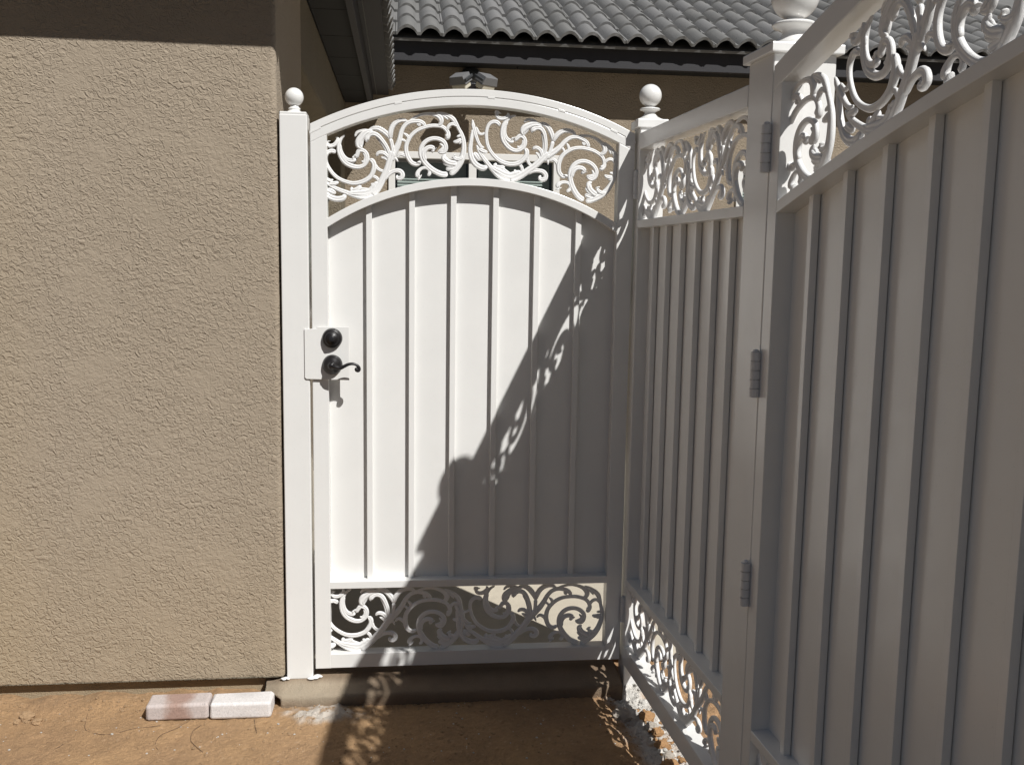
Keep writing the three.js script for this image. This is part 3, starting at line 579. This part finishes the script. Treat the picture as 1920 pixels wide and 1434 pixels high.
// ───────────────────────── the arched garden gate ─────────────────────────
const RIBW = 0.0185;
{
  const t = thing('garden_gate', 'white arched steel garden gate with cast scrolls, standing half in shadow', 'gate', [0.461, -0.034, -0.025]);
  const XC = 0.4615, arc = (R, cy) => (x) => cy + Math.sqrt(R * R - (x - XC) * (x - XC));
  const Z0 = -0.05, Z1 = 0;
  const o1 = arc(1.146, 0.70), o2 = arc(1.1235, 0.70), i1 = arc(1.1217, 0.70), i2 = arc(1.0965, 0.70), st = arc(1.0963, 0.70);
  add(t, 'arch_rail', curveBar(o2, o1, -0.0505, 0.975, Z0, Z1), M.white, [0, 0, 0]);
  add(t, 'arch_rail', curveBar(i2, i1, -0.0505, 0.975, Z0 + 0.0005, Z1 - 0.0004), M.white, [0, 0, 0]);
  add(t, 'weld_seam', mergeGeometries([curveBar(arc(1.1205, 0.7), arc(1.1245, 0.7), -0.05, 0.9745, Z0 + 0.004, -0.003, 40, 0), ...[-0.035, 0.22, 0.51, 0.735, 0.905, 0.96].map((x, i) => curveBar(arc(1.1195, 0.7), arc(1.126, 0.7), x - (i % 5 ? 0.011 : 0.017), x + (i % 5 ? 0.011 : 0.017), -0.02, 0.0006, 6, 0.0004))]), M.white, [0, 0, 0]);
  const stile = (x0, x1) => curveBar(() => -0.034, st, x0, x1, Z0, Z1, 6, 0.002);
  add(t, 'stile', stile(-0.0505, 0), M.white, [0, 0, 0]); add(t, 'stile', stile(0.923, 0.975), M.white, [0, 0, 0]);
  bx(t, 'bottom_rail', -0.0008, 0.9238, -0.0335, 0.0145, Z0 + 0.0007, Z1 - 0.0007, M.white, 0.002);
  bx(t, 'middle_rail', -0.0008, 0.9238, 0.2375, 0.262, Z0 + 0.0007, Z1 - 0.0007, M.white, 0.002);
  const u1 = arc(0.862, 0.711), u0 = arc(0.838, 0.711);
  add(t, 'arch_rail', curveBar(u0, u1, -0.0008, 0.9238, Z0 + 0.0007, Z1 - 0.0007), M.white, [0, 0, 0]);
  const pt = arc(0.845, 0.711);
  add(t, 'panel', curveBar(() => 0.252, pt, -0.004, 0.927, -0.0455, -0.043, 40, 0.0004), M.white, [0, 0, 0]);
  for (const x of [0.1281, 0.2638, 0.396, 0.5319, 0.6657, 0.8017]) bx(t, 'rib', x - RIBW / 2, x + RIBW / 2, 0.2585, u0(x) + 0.009, -0.0434, -0.025, M.white, 0.0012);
  // castings: two above the arch, two at the foot; the left ones are cut by the stile
  const R = Math.PI / 180;
  setScroll(t, 0.575, 1.573, -13.87 * R, 1.0);
  setScroll(t, 0.138, 1.516, 15.84 * R, 0.995, -0.02, 2);
  setScroll(t, 0.575, 0.021, -0.6 * R, 1.04);
  setScroll(t, 0.097, 0.021, -0.6 * R, 1.04, -0.02, 2);
  // lock plate bridging stile and post, deadbolt, lever
  const plate = poly([[-0.074, 0.938], [-0.069, 0.933], [0.0655, 0.9295], [0.0655, 1.1005], [-0.034, 1.0995], [-0.036, 1.094], [-0.074, 1.0915]], 0.0045, 0.0085, 0.0012);
  const lock = add(t, 'lock_plate', plate, M.white, [0, 0, 0]);
  const bolt = lathe([[0, 0.021], [0.008, 0.021], [0.0115, 0.02], [0.0125, 0.017], [0.018, 0.0165], [0.0205, 0.015], [0.022, 0.0115], [0.0262, 0.0105], [0.0282, 0.0085], [0.0305, 0.003], [0.031, 0]], 48); bolt.scale(1.03, 1.4, 1.03); bolt.rotateX(Math.PI / 2);
  const db = add(lock, 'deadbolt', bolt, M.bronze, [0.013, 1.0635, 0.0085]);
  const key = lathe([[0, 0.0235], [0.0072, 0.0235], [0.0078, 0.0225], [0.0078, 0.0195]], 28); key.scale(1, 1.4, 1); key.rotateX(Math.PI / 2);
  add(lock, 'keyway', key, M.black, [0.013, 1.0635, 0.0085]);
  const rose = lathe([[0, 0.034], [0.008, 0.034], [0.0118, 0.0315], [0.0135, 0.027], [0.0185, 0.0235], [0.022, 0.019], [0.0262, 0.016], [0.0288, 0.011], [0.0312, 0.004], [0.0318, 0]], 48); rose.rotateX(Math.PI / 2);
  add(lock, 'lever_rose', rose, M.bronze, [0.013, 0.9795, 0.0085]);
  const L = [[0.011, 0.9785, 0.04], [0.022, 0.9765, 0.048], [0.040, 0.9735, 0.052], [0.052, 0.979, 0.053], [0.066, 0.9855, 0.053], [0.080, 0.9868, 0.052], [0.092, 0.982, 0.051], [0.0985, 0.973, 0.05], [0.0975, 0.9665, 0.05], [0.092, 0.9655, 0.05], [0.0895, 0.9695, 0.05]];
  const cv = new THREE.CatmullRomCurve3(L.map((a) => new THREE.Vector3(...a))), N = 60, tube = new THREE.TubeGeometry(cv, N, 1, 12), tp = tube.attributes.position;
  for (let i = 0; i <= N; i++) { const c = cv.getPointAt(i / N), u = i / N, w = u < 0.25 ? mix(0.0085, 0.006, u / 0.25) : u < 0.7 ? mix(0.006, 0.0042, (u - 0.25) / 0.45) : mix(0.0042, 0.0062, (u - 0.7) / 0.3); for (let j = 0; j <= 12; j++) { const k = i * 13 + j; tp.setXYZ(k, c.x + (tp.getX(k) - c.x) * w, c.y + (tp.getY(k) - c.y) * w, c.z + (tp.getZ(k) - c.z) * w * 1.25); } }
  tube.computeVertexNormals();
  add(lock, 'lever', mergeGeometries([tube, new THREE.SphereGeometry(0.0062, 16, 12).translate(0.0905, 0.9695, 0.05), new THREE.SphereGeometry(0.0118, 20, 14).translate(0.0125, 0.979, 0.0395)].map((g) => (g.index ? g : g))), M.bronze, [0, 0, 0]);
  hinge(t, 0.9785, 1.562, 0.012, 0.088, 0.0085); hinge(t, 0.9785, 0.148, 0.012, 0.088, 0.0085);
}

// ───────────────────────── the fixed fence panel ─────────────────────────
{
  const t = thing('fence_panel', 'narrow fixed white fence panel with scroll castings between the ringed post and the thick post', 'fence', [0.47, -0.036, -0.025], undefined, FR);
  const a = 0.034, b = 0.9095;
  bx(t, 'top_rail', a, b, 1.672, 1.7225, -0.05, 0, M.white, 0.003);
  bx(t, 'ornament_rail', a, b, 1.4255, 1.4505, -0.0497, -0.0003, M.white, 0.002);
  bx(t, 'middle_rail', a, b, 0.2375, 0.262, -0.0497, -0.0003, M.white, 0.002);
  bx(t, 'bottom_rail', a, b, -0.036, 0.0265, -0.05, 0, M.white, 0.003);
  bx(t, 'panel', a, b, 0.252, 1.433, -0.0455, -0.043, M.white, 0.0006);
  for (const e of [0.1402, 0.2686, 0.3993, 0.5265, 0.6565, 0.7777]) bx(t, 'rib', e - RIBW, e, 0.2585, 1.4285, -0.0413, -0.025, M.white, 0.0012);
  setScroll(t, 0.13, 1.456, 0, 1.03, 0.02, 0.92); setScroll(t, 0.598, 1.456, 0, 1.03, 0.02, 0.92);
  setScroll(t, 0.13, 0.032, 0, 1.0, 0.02, 0.92); setScroll(t, 0.598, 0.032, 0, 1.0, 0.02, 0.92);
}
// ───────────────────────── the driveway gate: two leaves, the near one in view ─────────────────────────
{
  const mid = 2.607;
  const yl = (d) => { const q = (d > mid ? 2 * mid - d : d) - 1.08; return 1.447 + 0.285 * q - 0.065 * q * q; };
  const leaf = (x0, x1, flip, label) => {
    const t = thing('driveway_gate', label, 'gate', [(x0 + x1) / 2, -0.036, -0.025], undefined, FR);
    const S = 0.0455;
    add(t, 'top_rail', curveBar((d) => yl(d) + 0.247, (d) => yl(d) + 0.2995, x0, x1, -0.05, 0, 40, 0.002), M.white, [0, 0, 0]);
    add(t, 'ornament_rail', curveBar((d) => yl(d) - 0.0255, yl, x0 + S - 0.001, x1 - S + 0.001, -0.0497, -0.0003, 40, 0.0015), M.white, [0, 0, 0]);
    for (const x of [x0, x1 - S]) add(t, 'stile', curveBar(() => -0.036, (d) => yl(d) + 0.2468, x, x + S, -0.05, 0, 4, 0.002), M.white, [0, 0, 0]);
    bx(t, 'middle_rail', x0 + S - 0.001, x1 - S + 0.001, 0.2375, 0.262, -0.0497, -0.0003, M.white, 0.002);
    bx(t, 'bottom_rail', x0 + S - 0.001, x1 - S + 0.001, -0.036, 0.0145, -0.0497, -0.0003, M.white, 0.002);
    add(t, 'panel', curveBar(() => 0.252, (d) => yl(d) - 0.015, x0 + S - 0.004, x1 - S + 0.004, -0.0455, -0.043, 30, 0.0004), M.white, [0, 0, 0]);
    for (let e = 1.2126; e < 2.54; e += 0.1366) {
      const q = flip ? 2 * mid - e + RIBW : e;
      add(t, 'rib', curveBar(() => 0.2585, (d) => yl(d) - 0.018, q - RIBW, q, -0.0408, -0.025, 3, 0.001), M.white, [0, 0, 0]);
    }
    for (const d of [0.955, 1.483, 2.01, 2.53]) {
      const r = Math.atan((yl(d + 0.26) - yl(d)) / 0.26);
      if (!flip) setScroll(t, d, yl(d) + 0.003, r, 1.09, x0 + S - 0.015, x1 - S + 0.015);
    }
    for (const d of [1.02, 1.52, 2.02, 2.5]) if (!flip) setScroll(t, d, 0.021, 0, 1.04, x0 + S - 0.015, x1 - S + 0.015);
    if (flip) for (const d of [2.72, 3.2, 3.68]) { const r = Math.atan((yl(d + 0.26) - yl(d)) / 0.26); setScroll(t, d, yl(d) + 0.003, r, 1.06, x0 + S - 0.015, x1 - S + 0.015); setScroll(t, d, 0.021, 0, 1.04, x0 + S - 0.015, x1 - S + 0.015); }
    if (!flip) for (const y of [1.565, 1.073, 0.591]) hinge(t, 1.0445, y, 0.009, 0.102, 0.0115);
  };
  leaf(1.0485, 2.6, false, 'wide white driveway gate with ribbed panel and rising scroll top at the right');
  leaf(2.614, 4.17, true, 'second leaf of the white driveway gate beside the camera');
}

// ───────────────────────── concrete pavers, clods, roots ─────────────────────────
function stone(seed, r, flat = 0.75, det = 3) {
  const g = new THREE.IcosahedronGeometry(r, det), p = g.attributes.position, R = rng(seed), ox = R() * 50, oy = R() * 50;
  for (let i = 0; i < p.count; i++) {
    const x = p.getX(i) / r, y = p.getY(i) / r, z = p.getZ(i) / r;
    const k = 1 + 0.34 * fbm(x * 1.4 + ox + z, y * 1.4 + oy - z * 0.7, seed, 2) + 0.3 * fbm(x * 3.4 + oy, y * 3.4 + z * 2.6, seed + 5, 3) + 0.09 * vnoise(x * 11 + ox, z * 11 + y * 9, seed + 9);
    p.setXYZ(i, x * r * k * 1.1, y * r * k * flat, z * r * k);
  }
  const m = g.deleteAttribute('uv').deleteAttribute('normal'); m.computeVertexNormals(); return muv(m);   // crisp little facets, as broken earth has
}
function paverGeo(w, h, d, seed) {
  const g = new RoundedBoxGeometry(w, h, d, 9, 0.011); const p = g.attributes.position, n = g.attributes.normal;
  for (let i = 0; i < p.count; i++) { const a = 0.0016 * fbm(p.getX(i) * 70 + seed, (p.getY(i) + p.getZ(i)) * 70, 301, 3) - 0.0025 * sstep(0.3, 0.6, vnoise(p.getX(i) * 40 + seed, (p.getY(i) - p.getZ(i)) * 40, 303)); p.setXYZ(i, p.getX(i) + n.getX(i) * a, p.getY(i) + n.getY(i) * a, p.getZ(i) + n.getZ(i) * a); }
  return muv(g);
}
{
  const T_stain = tex(256, (u, v) => {                   // whitish block with one rusty brown patch in its middle
    const e = 0.06 * fbm(u * 9, v * 9, 311, 3), s = sstep(0.32, 0.13, Math.hypot((u - 0.5) * 1.05, (v - 0.52) * 0.55) + e) * 0.62, k = 0.94 + 0.06 * fbm(u * 22, v * 22, 313, 3) - (vnoise(u * 70, v * 70, 315) > 0.55 ? 0.16 : 0) - 0.05 * Math.max(0, vnoise(u * 30, v * 30, 316));
    return [mix(0.80, 0.60, s) * k, mix(0.755, 0.45, s) * k, mix(0.74, 0.385, s) * k];
  }, true);
  const T_plain = tex(256, (u, v) => { const s = sstep(0.3, 0.1, Math.hypot(u - 0.55, v - 0.45)) * 0.06, k = 0.97 + 0.05 * fbm(u * 18, v * 18, 321, 3) - (vnoise(u * 75, v * 75, 325) > 0.55 ? 0.15 : 0) - 0.05 * Math.max(0, vnoise(u * 32, v * 32, 326)); return [(0.88 - s) * k, (0.865 - s) * k, (0.86 - s) * k]; }, true);
  const mk = (name, label, x, z, ry, map) => {
    const g = paverGeo(0.19, 0.054, 0.086, x * 10); const uv = g.attributes.uv, p = g.attributes.position;
    for (let i = 0; i < p.count; i++) uv.setXY(i, p.getX(i) / 0.19 + 0.5, (p.getY(i) + p.getZ(i)) / 0.2 + 0.5);
    const m = new THREE.Mesh(g, std({ color: C(1, 1, 1), roughness: 0.92, map, bumpMap: rep(T_grain, 0.6), bumpScale: 0.0018 })); m.name = numbered(name);
    m.position.set(x, GY + 0.027, z); m.rotation.y = ry; m.castShadow = m.receiveShadow = true; m.userData = { label, category: 'paver' }; scene.add(m);
  };
  mk('concrete_paver', 'pale pinkish paver with a rusty brown patch, left of the pair by the wall', -0.462, 0.118, 0.02, T_stain);
  mk('concrete_paver', 'clean whitish paver, right of the pair lying against the wall foot', -0.2685, 0.122, -0.012, T_plain);
}
function clod(x, z, r, kind, label, cat, group, seed, y = 0.3) {
  const m = new THREE.Mesh(stone(seed, r), clodMats[kind]); m.name = numbered(cat === 'clod' ? 'dirt_clod' : 'concrete_lump'); m.rotation.y = seed * 1.7;
  m.position.set(x, groundH(x, z) + r * y, z); m.castShadow = m.receiveShadow = true; m.userData = { label, category: cat }; if (group) m.userData.group = group; scene.add(m);
}
clod(-0.923, 0.111, 0.022, 'tan', 'largest tan dirt clod near the wall at the far left', 'clod', undefined, 401, 0.4);
clod(-0.945, 0.132, 0.011, 'tan', 'small tan clod touching the left side of the largest clod', 'clod', undefined, 402);
clod(-0.883, 0.143, 0.014, 'tan', 'small tan clod just right of the largest clod', 'clod', undefined, 403);
clod(0.935, 0.228, 0.03, 'grey', 'grey cement lump standing alone in the shade left of the fence foot', 'lump', undefined, 404, 0.45);
clod(1.012, 0.245, 0.024, 'orange', 'biggest orange clod under the fence rail, nearest the ringed post', 'clod', undefined, 405, 0.4);
clod(1.011, 0.307, 0.02, 'grey', 'pale grey lump wedged between two orange clods under the fence', 'lump', undefined, 406, 0.4);
clod(1.018, 0.352, 0.018, 'orange', 'orange clod just below the pale grey lump under the fence', 'clod', undefined, 407, 0.4);
clod(1.012, 0.42, 0.019, 'orange', 'orange clod in the white cement, halfway along the fence panel', 'clod', undefined, 408, 0.4);
clod(1.006, 0.54, 0.026, 'orange', 'large orange clod at the bottom edge of the picture under the fence', 'clod', undefined, 409, 0.4);
clod(1.02, 0.475, 0.016, 'grey', 'grey green pebble of cement above the lowest orange clod', 'lump', undefined, 410, 0.4);
{
  const R = rng(501), g1 = [stone(511, 1, 0.7, 1), stone(512, 1, 0.8, 1), stone(513, 1, 0.6, 1)];
  const build = (name, mat, n, put) => { const gs = []; for (let i = 0; i < n; i++) { const [x, z, r] = put(); const g = g1[Math.floor(R() * 3)].clone(); g.rotateY(R() * 6.3); g.scale(r, r, r); g.translate(x, groundH(x, z) + r * 0.25, z); gs.push(g); } const m = new THREE.Mesh(mergeGeometries(gs), mat); m.name = name; m.castShadow = m.receiveShadow = true; scene.add(m); return m; };
  const a = build('cement_crumbs', clodMats.cement, 700, () => { const z = R() * 0.95 + 0.03; return [0.93 + 0.03 * z + R() * 0.2, z, 0.002 + 0.007 * R() * R()]; });
  a.userData = { kind: 'stuff', label: 'white cement crumbs scattered under the fence', category: 'rubble' };
  const b = build('earth_crumbs', clodMats.tan, 2200, () => { const z = R() < 0.5 ? 0.02 + 0.12 * R() : R() * 0.6; return [-1.15 + 2.1 * R(), z, 0.0014 + 0.0072 * R() * R() * R()]; });
  b.userData = { kind: 'stuff', label: 'tiny earth crumbs scattered over the tan dirt', category: 'rubble' };
  const w = build('pale_flecks', clodMats.cement, 130, () => [-1.1 + 2.0 * R(), 0.03 + 0.5 * R(), 0.0014 + 0.003 * R() * R()]);
  w.userData = { kind: 'stuff', label: 'pale gravel flecks strewn over the tan dirt', category: 'rubble' };
  const c = build('orange_crumbs', clodMats.orange, 160, () => { const z = 0.16 + R() * 0.5; return [0.985 + 0.03 * z + R() * 0.1, z, 0.003 + 0.009 * R() * R()]; });
  c.userData = { kind: 'stuff', label: 'orange earth crumbs mixed into the cement under the fence', category: 'rubble' };
}
{
  const root = (pts, r, label) => { const cv = new THREE.CatmullRomCurve3(pts.map(([x, z]) => new THREE.Vector3(x, groundH(x, z) + 0.0012, z))); const m = new THREE.Mesh(muv(new THREE.TubeGeometry(cv, 40, r, 6)), M.root); m.name = numbered('dry_root'); m.userData = { label, category: 'root' }; m.castShadow = m.receiveShadow = true; scene.add(m); };
  root([[-0.749, 0.095], [-0.723, 0.195], [-0.683, 0.225], [-0.641, 0.235], [-0.579, 0.206], [-0.504, 0.192]], 0.0008, 'long thin dry root bowing over the dirt left of the pavers');
  root([[-0.426, 0.171], [-0.453, 0.21], [-0.489, 0.254], [-0.493, 0.302], [-0.478, 0.335]], 0.0009, 'thin dry root below the stained paver');
  root([[-0.382, 0.192], [-0.398, 0.228], [-0.396, 0.278], [-0.373, 0.322], [-0.343, 0.362]], 0.0008, 'thin curved dry root below the joint of the two pavers');
  root([[-0.225, 0.173], [-0.216, 0.216], [-0.204, 0.264]], 0.0012, 'short dark dry root below the clean paver');
  root([[-0.774, 0.31], [-0.766, 0.3], [-0.758, 0.287]], 0.0011, 'short straight dry twig at the bottom left of the dirt');
}

scene.traverse((o) => { if (o.isMesh && o.name !== 'sky') { o.castShadow = true; o.receiveShadow = true; } });
renderer.render(scene, camera);
